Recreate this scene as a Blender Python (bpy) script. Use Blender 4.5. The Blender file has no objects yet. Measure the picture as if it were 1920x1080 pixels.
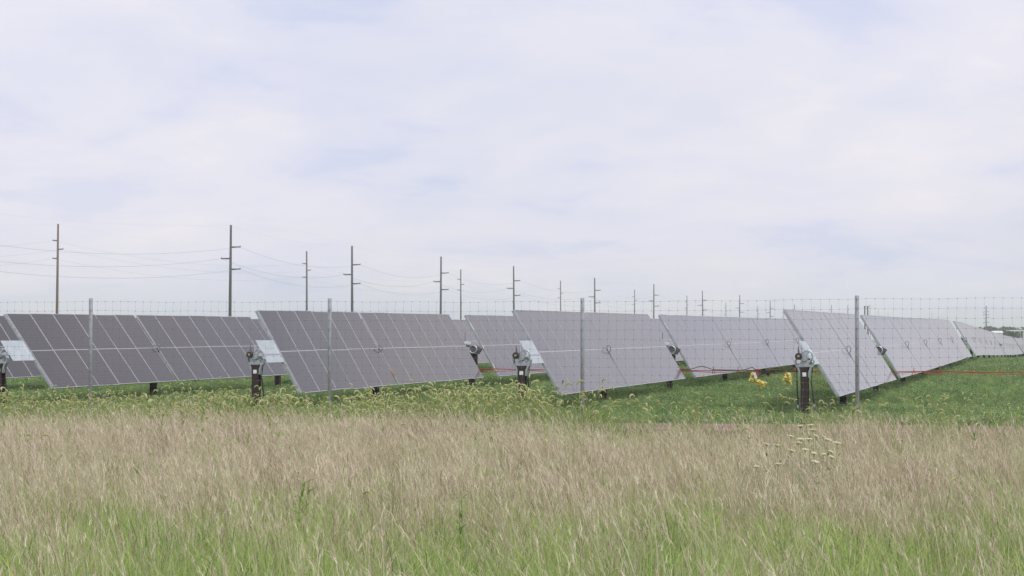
import bpy, math, random
import numpy as np
from mathutils import Vector, Matrix, noise as mnoise

sc = bpy.context.scene
F = 3700.0                      # focal length in pixels of the 1920 px photograph
CAMZ = 1.62
PITCH = math.atan(92.0 / F)

# ------------------------------------------------------------------ camera
cd = bpy.data.cameras.new('camera')
cam = bpy.data.objects.new('camera', cd)
sc.collection.objects.link(cam)
cam.location = (0, 0, CAMZ)
cam.rotation_euler = (math.pi / 2 + PITCH, 0, 0)
cd.sensor_width = 36
cd.lens = 36 * F / 1920
cd.clip_start = 0.2
cd.clip_end = 12000
sc.camera = cam

# ------------------------------------------------------------------ world
SUN_EL, SUN_AZ = math.radians(48), math.radians(150)     # azimuth clockwise from +Y
world = bpy.data.worlds.new('World')
sc.world = world
world.use_nodes = True
nt = world.node_tree
nt.nodes.clear()
N = nt.nodes.new
L = nt.links.new
out = N('ShaderNodeOutputWorld')
bg = N('ShaderNodeBackground')
bg.inputs['Strength'].default_value = 0.1
sky = N('ShaderNodeTexSky')
sky.sky_type = 'NISHITA'
sky.sun_disc = False
sky.sun_elevation = SUN_EL
sky.sun_rotation = SUN_AZ
sky.dust_density = 2.0
tc = N('ShaderNodeTexCoord')
sep = N('ShaderNodeSeparateXYZ')
L(tc.outputs['Generated'], sep.inputs[0])
# clouds lie on a layer overhead: direction / (height + c)
zc = N('ShaderNodeMath'); zc.operation = 'MAXIMUM'; zc.inputs[1].default_value = 0.0
L(sep.outputs['Z'], zc.inputs[0])
za = N('ShaderNodeMath'); za.operation = 'ADD'; za.inputs[1].default_value = 0.24
L(zc.outputs[0], za.inputs[0])
dx = N('ShaderNodeMath'); dx.operation = 'DIVIDE'
dy = N('ShaderNodeMath'); dy.operation = 'DIVIDE'
L(sep.outputs['X'], dx.inputs[0]); L(za.outputs[0], dx.inputs[1])
L(sep.outputs['Y'], dy.inputs[0]); L(za.outputs[0], dy.inputs[1])
cmb = N('ShaderNodeCombineXYZ')
L(dx.outputs[0], cmb.inputs[0]); L(dy.outputs[0], cmb.inputs[1])
def wnoise(scale, detail, rough, off, dist=0.0):
    m = N('ShaderNodeMapping'); m.inputs['Location'].default_value = off
    L(cmb.outputs[0], m.inputs[0])
    n = N('ShaderNodeTexNoise'); n.inputs['Scale'].default_value = scale
    n.inputs['Detail'].default_value = detail; n.inputs['Roughness'].default_value = rough
    n.inputs['Distortion'].default_value = dist
    L(m.outputs[0], n.inputs['Vector'])
    return n.outputs['Fac']
def ramp(src, stops):
    r = N('ShaderNodeValToRGB')
    cr = r.color_ramp
    cr.interpolation = 'EASE'
    while len(cr.elements) < len(stops): cr.elements.new(0.5)
    for e, (p, c) in zip(cr.elements, stops):
        e.position = p; e.color = (*c, 1)
    L(src, r.inputs[0])
    return r.outputs[0]
n1 = wnoise(1.5, 7, 0.52, (3.1, 1.7, 0.0), 0.35)
n2 = wnoise(3.6, 9, 0.56, (7.3, 4.2, 0.0), 0.3)
CL = 6.48
cloud = ramp(n1, [(0.34, (CL * 0.99 / 10, CL * 1.01 / 10, CL * 1.20 / 10)),
                  (0.50, (CL * 1.08 / 10, CL * 1.07 / 10, CL * 1.22 / 10)),
                  (0.66, (CL * 1.14 / 10, CL * 1.11 / 10, CL * 1.23 / 10))])
cl2 = ramp(n2, [(0.34, (0.875, 0.915, 0.985)), (0.47, (0.985, 0.99, 1.0)), (0.56, (1.02, 1.015, 1.0)), (0.68, (1.08, 1.055, 1.005))])
mulc = N('ShaderNodeMix'); mulc.data_type = 'RGBA'; mulc.blend_type = 'MULTIPLY'
mulc.inputs['Factor'].default_value = 1.0
L(cloud, mulc.inputs['A']); L(cl2, mulc.inputs['B'])
sc10 = N('ShaderNodeVectorMath'); sc10.operation = 'SCALE'; sc10.inputs['Scale'].default_value = 10.0
L(mulc.outputs['Result'], sc10.inputs[0])
msk = ramp(wnoise(0.8, 5, 0.5, (1.0, 9.0, 0.0)), [(0.3, (0.86,) * 3), (0.6, (0.97,) * 3)])
mixs = N('ShaderNodeMix'); mixs.data_type = 'RGBA'
L(msk, mixs.inputs['Factor'])
L(sky.outputs[0], mixs.inputs['A']); L(sc10.outputs[0], mixs.inputs['B'])
L(mixs.outputs['Result'], bg.inputs['Color'])
L(bg.outputs[0], out.inputs[0])

# ------------------------------------------------------------------ sun behind thin cloud
sd = bpy.data.lights.new('sun', 'SUN')
sd.energy = 1.5
sd.angle = math.radians(14)
sd.color = (1.0, 0.96, 0.9)
sun = bpy.data.objects.new('sun', sd)
sc.collection.objects.link(sun)
sdir = Vector((math.sin(SUN_AZ) * math.cos(SUN_EL), math.cos(SUN_AZ) * math.cos(SUN_EL), math.sin(SUN_EL)))
sun.rotation_euler = sdir.to_track_quat('Z', 'Y').to_euler()
sun.location = (0, -20, 40)

vs = sc.view_settings
vs.view_transform = 'Standard'
vs.look = 'None'
vs.gamma = 1.0
vs.exposure = 0.24
vs.use_curve_mapping = False
try:
    sc.cycles.use_denoising = True
    sc.cycles.max_bounces = 6
    sc.cycles.volume_bounces = 3
except Exception:
    pass

rnd = random.Random(7)
col = sc.collection

# ------------------------------------------------------------------ helpers
def pt(x, y, Y):
    """the world point seen at pixel (x, y) of the 1920x1080 photograph at depth Y"""
    a = (x - 960) / F
    b = (540 - y) / F
    c, s = math.cos(PITCH), math.sin(PITCH)
    dy_ = c - b * s
    dz_ = s + b * c
    return Vector((a * Y / dy_, Y, CAMZ + dz_ * Y / dy_))

GT = [(-50, 0), (45, 0.0), (61, 0.08), (68, 0.10), (77, 0.14), (86, 0.19), (103, 0.30), (110, 0.30), (119, 0.25),
      (138, 0.05), (167, -0.19), (197, -0.43), (300, -1.0), (500, -1.6), (3000, -3.0), (12000, -3.0)]
GX = np.array([a for a, b in GT]); GZ = np.array([b for a, b in GT])
_s = np.linspace(-50, 3000, 3051)
_g = np.interp(_s, GX, GZ)
_k = np.ones(11) / 11
_g2 = np.convolve(np.pad(_g, 5, mode='edge'), _k, mode='valid')
def ground_z(y):
    t = min(1, max(0, (y - 36) / 6.0))
    return float(np.interp(y, _s, _g2)) - 0.13 * t * t * (3 - 2 * t)

class MB:
    def __init__(s):
        s.v = []; s.f = []; s.m = []; s.uv = None
    def face(s, pts, mi=0):
        n = len(s.v); s.v += [tuple(p) for p in pts]; s.f.append(tuple(range(n, n + len(pts)))); s.m.append(mi)
    def box(s, c, d, mi=0, M=None):
        x, y, z = d[0] / 2, d[1] / 2, d[2] / 2
        P = [Vector((sx * x, sy * y, sz * z)) for sz in (-1, 1) for sy in (-1, 1) for sx in (-1, 1)]
        if M is not None: P = [M @ p for p in P]
        P = [p + Vector(c) for p in P]
        n = len(s.v); s.v += [tuple(p) for p in P]
        for q in ((0, 2, 3, 1), (4, 5, 7, 6), (0, 1, 5, 4), (2, 6, 7, 3), (0, 4, 6, 2), (1, 3, 7, 5)):
            s.f.append(tuple(n + i for i in q)); s.m.append(mi)
        return s
    def tube(s, pts, rad, n=8, mi=0, cap=True):
        pts = [Vector(p) for p in pts]
        if not hasattr(rad, '__len__'): rad = [rad] * len(pts)
        base = len(s.v)
        up = None
        for i, p in enumerate(pts):
            t = (pts[min(i + 1, len(pts) - 1)] - pts[max(i - 1, 0)]).normalized()
            if up is None:
                up = Vector((0, 0, 1)) if abs(t.z) < 0.9 else Vector((1, 0, 0))
            a = t.cross(up)
            if a.length < 1e-5: a = t.cross(Vector((0, 1, 0)))
            a.normalize(); b = a.cross(t).normalized(); up = b
            for k in range(n):
                q = 2 * math.pi * k / n
                s.v.append(tuple(p + (a * math.cos(q) + b * math.sin(q)) * rad[i]))
        for i in range(len(pts) - 1):
            for k in range(n):
                k2 = (k + 1) % n
                s.f.append((base + i * n + k, base + (i + 1) * n + k, base + (i + 1) * n + k2, base + i * n + k2)); s.m.append(mi)
        if cap:
            s.f.append(tuple(base + k for k in range(n))); s.m.append(mi)
            s.f.append(tuple(base + (len(pts) - 1) * n + k for k in reversed(range(n)))); s.m.append(mi)
        return s
    def torus(s, c, R, r, M=None, n=20, k=6, mi=0, sx=1.0, arc=2 * math.pi):
        pts = []
        for i in range(n + 1):
            a = arc * i / n
            p = Vector((R * math.cos(a) * sx, R * math.sin(a), 0))
            if M is not None: p = M @ p
            pts.append(p + Vector(c))
        return s.tube(pts, r, k, mi, cap=arc < 6.2)
    def mesh(s, name, mats, smooth=False):
        me = bpy.data.meshes.new(name)
        me.from_pydata(s.v, [], s.f)
        for m in mats: me.materials.append(m)
        if len(mats) > 1: me.polygons.foreach_set('material_index', s.m)
        if smooth: me.polygons.foreach_set('use_smooth', [True] * len(s.f))
        me.update()
        return me
    def obj(s, name, mats, parent=None, smooth=False, loc=None):
        if not isinstance(mats, (list, tuple)): mats = [mats]
        return link(name, s.mesh(name, mats, smooth), parent, loc)

def link(name, data, parent=None, loc=None, rot=None):
    o = bpy.data.objects.new(name, data)
    col.objects.link(o)
    if parent is not None: o.parent = parent
    if loc is not None: o.location = loc
    if rot is not None: o.rotation_euler = rot
    return o

def tag(o, label=None, cat=None, group=None, kind=None):
    if label: o['label'] = label
    if cat: o['category'] = cat
    if group: o['group'] = group
    if kind: o['kind'] = kind
    return o

def thing(name, label, cat, loc=(0, 0, 0), rz=0.0, group=None):
    o = link(name, None, None, loc, (0, 0, rz))
    o.empty_display_size = 0.3
    return tag(o, label, cat, group)

# ------------------------------------------------------------------ materials
def mat(name, colr, rough=0.6, metal=0.0, var=0.0, scale=8.0, bump=0.0, spec=0.5, col2=None, coat=0.0, objvar=0.0):
    m = bpy.data.materials.new(name)
    m.use_nodes = True
    t = m.node_tree
    b = t.nodes['Principled BSDF']
    b.inputs['Roughness'].default_value = rough
    b.inputs['Metallic'].default_value = metal
    b.inputs['Specular IOR Level'].default_value = spec
    b.inputs['Coat Weight'].default_value = coat
    b.inputs['Base Color'].default_value = (*colr, 1)
    if var > 0 or col2 or bump > 0:
        tcn = t.nodes.new('ShaderNodeTexCoord')
        n = t.nodes.new('ShaderNodeTexNoise')
        n.inputs['Scale'].default_value = scale
        n.inputs['Detail'].default_value = 6
        n.inputs['Roughness'].default_value = 0.65
        t.links.new(tcn.outputs['Object'], n.inputs['Vector'])
        r = t.nodes.new('ShaderNodeValToRGB')
        c2 = col2 if col2 else tuple(c * (1 + var) for c in colr)
        c1 = colr if col2 else tuple(c * (1 - var) for c in colr)
        r.color_ramp.elements[0].position = 0.32; r.color_ramp.elements[0].color = (*c1, 1)
        r.color_ramp.elements[1].position = 0.68; r.color_ramp.elements[1].color = (*c2, 1)
        t.links.new(n.outputs['Fac'], r.inputs[0])
        t.links.new(r.outputs[0], b.inputs['Base Color'])
        if bump > 0:
            bp = t.nodes.new('ShaderNodeBump'); bp.inputs['Strength'].default_value = bump
            bp.inputs['Distance'].default_value = 0.01
            t.links.new(n.outputs['Fac'], bp.inputs['Height'])
            t.links.new(bp.outputs[0], b.inputs['Normal'])
    return m

M_galv = mat('galvanised steel', (0.42, 0.45, 0.48), 0.45, 0.55, 0.18, 14, 0.15)
M_galv_b = mat('bright zinc', (0.80, 0.82, 0.85), 0.35, 0.3, 0.06, 10)
M_plate = mat('pale galvanised plate', (0.44, 0.49, 0.52), 0.5, 0.2, 0.0, 3.5, 0.05, col2=(0.60, 0.65, 0.68))
M_frame = mat('anodised aluminium frame', (0.52, 0.52, 0.55), 0.45, 0.3)
M_rust = mat('weathered brown steel', (0.024, 0.016, 0.017), 0.8, 0.1, 0.0, 9, 0.3, col2=(0.048, 0.029, 0.028))
M_black = mat('black rubber', (0.02, 0.02, 0.022), 0.5, 0, 0.2, 30)
M_dark = mat('dark oily casting', (0.05, 0.05, 0.06), 0.5, 0.4, 0.3, 25, 0.2, col2=(0.24, 0.23, 0.24))
M_ring = mat('grey conduit', (0.26, 0.26, 0.27), 0.5, 0.2, 0.2, 20)
M_brass = mat('tan bearing face', (0.45, 0.30, 0.14), 0.5, 0.3)
M_white = mat('white paint', (0.78, 0.78, 0.76), 0.5)
M_orange = mat('orange plastic', (0.75, 0.22, 0.06), 0.5)
M_red = mat('red cable jacket', (0.36, 0.06, 0.06), 0.55, 0, 0.15, 6)
M_redor = mat('faded orange cord', (0.48, 0.13, 0.07), 0.6, 0, 0.15, 6)
M_yellow = mat('yellow plastic film', (0.70, 0.55, 0.10), 0.45, 0, 0.0, 22, 0.3, col2=(0.82, 0.74, 0.28))
M_fencepost = mat('galvanised fence post', (0.36, 0.40, 0.42), 0.55, 0.35, 0.15, 12, 0.1)
M_wire = mat('galvanised wire', (0.17, 0.17, 0.19), 0.7, 0.0)
M_backsheet = mat('white backsheet', (0.65, 0.65, 0.65), 0.7)
M_pole = mat('weathered utility pole', (0.060, 0.050, 0.056), 0.85, 0, 0.0, 3, 0.2, col2=(0.10, 0.082, 0.088))
M_pole2 = mat('reddish treated pole', (0.13, 0.075, 0.06), 0.85, 0, 0.0, 3, 0.2, col2=(0.18, 0.11, 0.085))
M_steelpole = mat('grey steel pole', (0.18, 0.18, 0.21), 0.6, 0.3, 0.1, 2)
M_cable = mat('overhead conductor', (0.30, 0.30, 0.33), 0.6, 0.2)
M_trunk = mat('bark', (0.09, 0.07, 0.055), 0.9, 0, 0.2, 4)

# --- photovoltaic laminate (cells, half-cut centre bar, busbar lines) on UVs in metres
def pv_material():
    m = bpy.data.materials.new('photovoltaic glass')
    m.use_nodes = True
    t = m.node_tree; b = t.nodes['Principled BSDF']
    nn = t.nodes.new; ll = t.links.new
    uv = nn('ShaderNodeUVMap')
    sp = nn('ShaderNodeSeparateXYZ'); ll(uv.outputs[0], sp.inputs[0])
    def math_(op, a, bb=None, c=None):
        n = nn('ShaderNodeMath'); n.operation = op
        for i, q in enumerate((a, bb, c)):
            if q is None: continue
            if isinstance(q, (int, float)): n.inputs[i].default_value = q
            else: ll(q, n.inputs[i])
        return n.outputs[0]
    def lines(coord, pitch, width):
        fr = math_('FRACT', math_('DIVIDE', coord, pitch))
        d = math_('MINIMUM', fr, math_('SUBTRACT', 1.0, fr))
        return math_('LESS_THAN', d, width / 2 / pitch)
    gy = lines(sp.outputs['Y'], 0.0925, 0.006)
    gx = lines(sp.outputs['X'], 0.184, 0.003)
    grid = math_('MAXIMUM', gy, gx)
    bar = math_('LESS_THAN', math_('ABSOLUTE', math_('SUBTRACT', sp.outputs['Y'], 1.139)), 0.008)
    oi = nn('ShaderNodeObjectInfo')
    rc = nn('ShaderNodeValToRGB')
    rc.color_ramp.elements[0].color = (0.020, 0.015, 0.020, 1)
    rc.color_ramp.elements[1].color = (0.030, 0.022, 0.024, 1)
    ll(oi.outputs['Random'], rc.inputs[0])
    tco = nn('ShaderNodeTexCoord')
    ns = nn('ShaderNodeTexNoise'); ns.inputs['Scale'].default_value = 1.1; ns.inputs['Detail'].default_value = 7
    ns.inputs['Roughness'].default_value = 0.7
    ll(tco.outputs['Object'], ns.inputs['Vector'])
    mx0 = nn('ShaderNodeMix'); mx0.data_type = 'RGBA'      # dust film
    ll(math_('MULTIPLY', math_('SUBTRACT', ns.outputs['Fac'], 0.0), 0.09), mx0.inputs['Factor'])
    ll(rc.outputs[0], mx0.inputs['A']); mx0.inputs['B'].default_value = (0.26, 0.235, 0.22, 1)
    mx1 = nn('ShaderNodeMix'); mx1.data_type = 'RGBA'
    ll(math_('MULTIPLY', gy, 0.12), mx1.inputs['Factor'])
    ll(mx0.outputs['Result'], mx1.inputs['A']); mx1.inputs['B'].default_value = (0.42, 0.40, 0.42, 1)
    mx2 = nn('ShaderNodeMix'); mx2.data_type = 'RGBA'
    ll(bar, mx2.inputs['Factor'])
    ll(mx1.outputs['Result'], mx2.inputs['A']); mx2.inputs['B'].default_value = (0.50, 0.49, 0.51, 1)
    ll(mx2.outputs['Result'], b.inputs['Base Color'])
    b.inputs['IOR'].default_value = 1.6
    rr = nn('ShaderNodeMapRange')
    rr.inputs['To Min'].default_value = 0.05; rr.inputs['To Max'].default_value = 0.09
    ll(ns.outputs['Fac'], rr.inputs['Value'])
    ll(rr.outputs[0], b.inputs['Roughness'])
    b.inputs['Sheen Weight'].default_value = 0.9        # dust film
    b.inputs['Sheen Roughness'].default_value = 0.28
    b.inputs['Sheen Tint'].default_value = (1.0, 0.90, 0.97, 1)
    return m
M_pv = pv_material()

# --- vegetation materials
def veg(name, stops, tint, transl=0.3, rough=0.6):
    """colour from the per-stem attribute shade; tint shifts whole clumps"""
    m = bpy.data.materials.new(name); m.use_nodes = True
    t = m.node_tree; nn = t.nodes.new; ll = t.links.new
    t.nodes.clear()
    o = nn('ShaderNodeOutputMaterial')
    at = nn('ShaderNodeAttribute'); at.attribute_name = 'shade'
    ti = nn('ShaderNodeAttribute'); ti.attribute_name = 'tint'; ti.attribute_type = 'INSTANCER'
    r = nn('ShaderNodeValToRGB')
    while len(r.color_ramp.elements) < len(stops): r.color_ramp.elements.new(0.5)
    for e, (p, c) in zip(r.color_ramp.elements, stops):
        e.position = p; e.color = (*c, 1)
    ll(at.outputs['Fac'], r.inputs[0])
    mx = nn('ShaderNodeMix'); mx.data_type = 'RGBA'
    ll(ti.outputs['Fac'], mx.inputs['Factor'])
    ll(r.outputs[0], mx.inputs['A']); mx.inputs['B'].default_value = (*tint, 1)
    d = nn('ShaderNodeBsdfDiffuse'); tr = nn('ShaderNodeBsdfTranslucent')
    ll(mx.outputs['Result'], d.inputs[0]); ll(mx.outputs['Result'], tr.inputs[0])
    ms = nn('ShaderNodeMixShader'); ms.inputs[0].default_value = transl
    ll(d.outputs[0], ms.inputs[1]); ll(tr.outputs[0], ms.inputs[2])
    ll(ms.outputs[0], o.inputs[0])
    return m
M_dry = veg('dry grass', [(0.0, (0.19, 0.14, 0.10)), (0.35, (0.52, 0.40, 0.31)), (0.7, (0.74, 0.61, 0.48)), (1.0, (0.90, 0.84, 0.66))], (0.50, 0.54, 0.28))
M_green = veg('green grass blades', [(0.0, (0.07, 0.16, 0.04)), (0.5, (0.36, 0.53, 0.13)), (1.0, (0.60, 0.72, 0.26))], (0.30, 0.40, 0.13), 0.4)
M_fox = veg('foxtail heads', [(0.0, (0.40, 0.43, 0.16)), (0.5, (0.60, 0.61, 0.30)), (1.0, (0.76, 0.73, 0.46))], (0.36, 0.44, 0.18), 0.35)
M_foxleaf = veg('foxtail leaves', [(0.0, (0.14, 0.25, 0.06)), (1.0, (0.48, 0.58, 0.20))], (0.32, 0.38, 0.17), 0.4)
M_lawn = veg('low weeds', [(0.0, (0.08, 0.16, 0.05)), (0.5, (0.23, 0.37, 0.13)), (0.88, (0.38, 0.50, 0.22)), (1.0, (0.46, 0.54, 0.32))], (0.30, 0.31, 0.17), 0.4)
M_umbel = mat('cream umbel', (0.78, 0.77, 0.50), 0.8)
M_stem = mat('green stem', (0.24, 0.31, 0.15), 0.8)
M_crown = mat('far tree leaves', (0.035, 0.065, 0.035), 0.8, 0, 0.0, 0.5, col2=(0.07, 0.11, 0.055))

def ground_mat(name, stops, scale, detail=8, big=None):
    m = bpy.data.materials.new(name); m.use_nodes = True
    t = m.node_tree; b = t.nodes['Principled BSDF']; nn = t.nodes.new; ll = t.links.new
    b.inputs['Roughness'].default_value = 0.95; b.inputs['Specular IOR Level'].default_value = 0.1
    tco = nn('ShaderNodeTexCoord')
    n = nn('ShaderNodeTexNoise'); n.inputs['Scale'].default_value = scale; n.inputs['Detail'].default_value = detail
    n.inputs['Roughness'].default_value = 0.7
    ll(tco.outputs['Object'], n.inputs['Vector'])
    n2_ = nn('ShaderNodeTexNoise'); n2_.inputs['Scale'].default_value = scale * 0.06; n2_.inputs['Detail'].default_value = 5
    ll(tco.outputs['Object'], n2_.inputs['Vector'])
    av = nn('ShaderNodeMath'); av.operation = 'MULTIPLY_ADD'; av.inputs[1].default_value = 0.6
    hv = nn('ShaderNodeMath'); hv.operation = 'MULTIPLY'; hv.inputs[1].default_value = 0.4
    ll(n2_.outputs['Fac'], hv.inputs[0]); ll(n.outputs['Fac'], av.inputs[0]); ll(hv.outputs[0], av.inputs[2])
    r = nn('ShaderNodeValToRGB')
    while len(r.color_ramp.elements) < len(stops): r.color_ramp.elements.new(0.5)
    for e, (p, c) in zip(r.color_ramp.elements, stops):
        e.position = p; e.color = (*c, 1)
    ll(av.outputs[0], r.inputs[0]); ll(r.outputs[0], b.inputs['Base Color'])
    bp = nn('ShaderNodeBump'); bp.inputs['Strength'].default_value = 0.6; bp.inputs['Distance'].default_value = 0.05
    ll(n.outputs['Fac'], bp.inputs['Height']); ll(bp.outputs[0], b.inputs['Normal'])
    return m
M_ground = ground_mat('field soil and turf', [(0.35, (0.06, 0.14, 0.04)), (0.5, (0.11, 0.22, 0.07)), (0.57, (0.17, 0.24, 0.10)), (0.64, (0.30, 0.23, 0.16))], 3.0)
M_soil = ground_mat('thatch and soil', [(0.35, (0.12, 0.09, 0.055)), (0.55, (0.20, 0.15, 0.10)), (0.65, (0.13, 0.15, 0.06))], 6.0)
M_dirt = ground_mat('pinkish dirt', [(0.35, (0.24, 0.17, 0.13)), (0.6, (0.36, 0.27, 0.22))], 5.0)

# ------------------------------------------------------------------ ground sheet
def sheet(name, xs, ys, material, dz=0.0, yfun=None):
    V = []; Fc = []
    for j, y in enumerate(ys):
        for i, x in enumerate(xs):
            yy = y if yfun is None else yfun(x, y)
            V.append((x, yy, ground_z(yy) + dz))
    nx = len(xs)
    for j in range(len(ys) - 1):
        for i in range(nx - 1):
            Fc.append((j * nx + i, j * nx + i + 1, (j + 1) * nx + i + 1, (j + 1) * nx + i))
    me = bpy.data.meshes.new(name); me.from_pydata(V, [], Fc); me.materials.append(material)
    me.polygons.foreach_set('use_smooth', [True] * len(Fc))
    o = link(name, me); o['kind'] = 'structure'
    return o
ys = [-40, -20, 0, 20, 40] + list(np.arange(44, 216, 3.0)) + list(np.arange(220, 520, 20.0)) + [600, 800, 1100, 1500, 2200, 3000, 4500]
xs = [-2500, -1500, -500, -200, -80, -30, 0, 30, 80, 200, 500, 1500, 2500]
sheet('ground', xs, ys, M_ground)

TH = math.atan(1040 / F)                      # rows run this far to the right of the view axis
U = Vector((math.sin(TH), math.cos(TH), 0))
Vp = Vector((math.cos(TH), -math.sin(TH), 0))
RZ = math.pi / 2 - TH

# fence line
FP = []
for i, px_ in enumerate([170, 618, 1092, 1607]):
    Y = 39 * (1 - 0.028 * i)
    FP.append((pt(px_, 632, Y).x, Y))
step = ((FP[3][0] - FP[0][0]) / 3, (FP[3][1] - FP[0][1]) / 3)
FP = [(FP[0][0] - step[0], FP[0][1] - step[1])] + FP + [(FP[3][0] + step[0], FP[3][1] + step[1])]
def fence_y(x):
    return FP[1][1] + (x - FP[1][0]) * step[1] / step[0]

sheet('verge_soil', [-40, -20, 0, 20, 40], [0, 0.5, 1.0], M_soil, 0.004, lambda x, t: 2 + t * (fence_y(x) - 1.6 - 2))
sheet('dirt_path', [-40, -20, 0, 20, 40], [0, 0.5, 1.0], M_dirt, 0.008, lambda x, t: fence_y(x) - 2.2 + t * 3.6)

# ------------------------------------------------------------------ solar modules and trackers
MW, ML, MT = 1.141, 2.278, 0.035
PIT = 1.15
def module_mesh():
    mb = MB()
    w, l, t, fw = MW / 2, ML / 2, MT, 0.016
    # frame: four mitred bars, laminate recessed 2 mm, back sheet
    o = [(-w, -l), (w, -l), (w, l), (-w, l)]
    i_ = [(-w + fw, -l + fw), (w - fw, -l + fw), (w - fw, l - fw), (-w + fw, l - fw)]
    for k in range(4):
        a, b = o[k], o[(k + 1) % 4]; c, d = i_[(k + 1) % 4], i_[k]
        mb.face([(a[0], a[1], 0), (b[0], b[1], 0), (c[0], c[1], 0), (d[0], d[1], 0)], 0)
        mb.face([(a[0], a[1], -t), (b[0], b[1], -t), (b[0], b[1], 0), (a[0], a[1], 0)], 0)
        mb.face([(d[0], d[1], 0), (c[0], c[1], 0), (c[0], c[1], -0.003), (d[0], d[1], -0.003)], 0)
        mb.face([(a[0], a[1], -t), (d[0], d[1], -t), (c[0], c[1], -t), (b[0], b[1], -t)], 0)
    n0 = len(mb.f)
    mb.face([(p[0], p[1], -0.003) for p in i_], 1)
    mb.face([(p[0], p[1], -0.008) for p in reversed(i_)], 2)
    me = mb.mesh('solar_module', [M_frame, M_pv, M_backsheet])
    uvl = me.uv_layers.new(name='UVMap')
    for p in me.polygons:
        for li in p.loop_indices:
            co = me.vertices[me.loops[li].vertex_index].co
            uvl.data[li].uv = (co.x + w, co.y + l)
    return me
ME_mod = module_mesh()

def pier_mesh(h):
    mb = MB()          # H section
    mb.box((0, -0.075, h / 2 - 0.15), (0.15, 0.009, h + 0.3))
    mb.box((0, 0.075, h / 2 - 0.15), (0.15, 0.009, h + 0.3))
    mb.box((0, 0, h / 2 - 0.15), (0.008, 0.1405, h + 0.3))
    return mb.mesh('pier', [M_rust])
ME_pier = pier_mesh(1.0)

def ring_mesh(t):
    """round bearing loop on the face of the gap plus its cable tail running down the gap"""
    c, s = math.cos(t), math.sin(t)
    mb = MB()
    M = Matrix(((1, 0, 0), (0, c, -s), (0, s, c)))
    RY = Matrix.Rotation(math.pi / 2, 3, 'Y')
    mb.torus((-0.02, -s * 0.03, c * 0.03 - 0.03), 0.064, 0.012, Matrix.Rotation(t - 0.9, 3, 'X') @ RY, 18, 6, sx=1.45)
    mb.tube([M @ Vector(p) for p in ((0, -0.13, -0.01), (0.01, -0.30, -0.04), (-0.01, -0.62, -0.05), (0.0, -1.05, -0.05))], [0.018, 0.009, 0.007, 0.006], 6)
    mb.tube([M @ Vector((0, 0.02, -0.12)), M @ Vector((0, 0, -0.01))], 0.05, 8)
    return mb.mesh('bearing_ring', [M_ring], True)

def tube_mesh(length):
    mb = MB(); mb.tube([(0, 0, 0), (length, 0, 0)], 0.064, 8)
    return mb.mesh('torque_tube', [M_galv])

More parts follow.
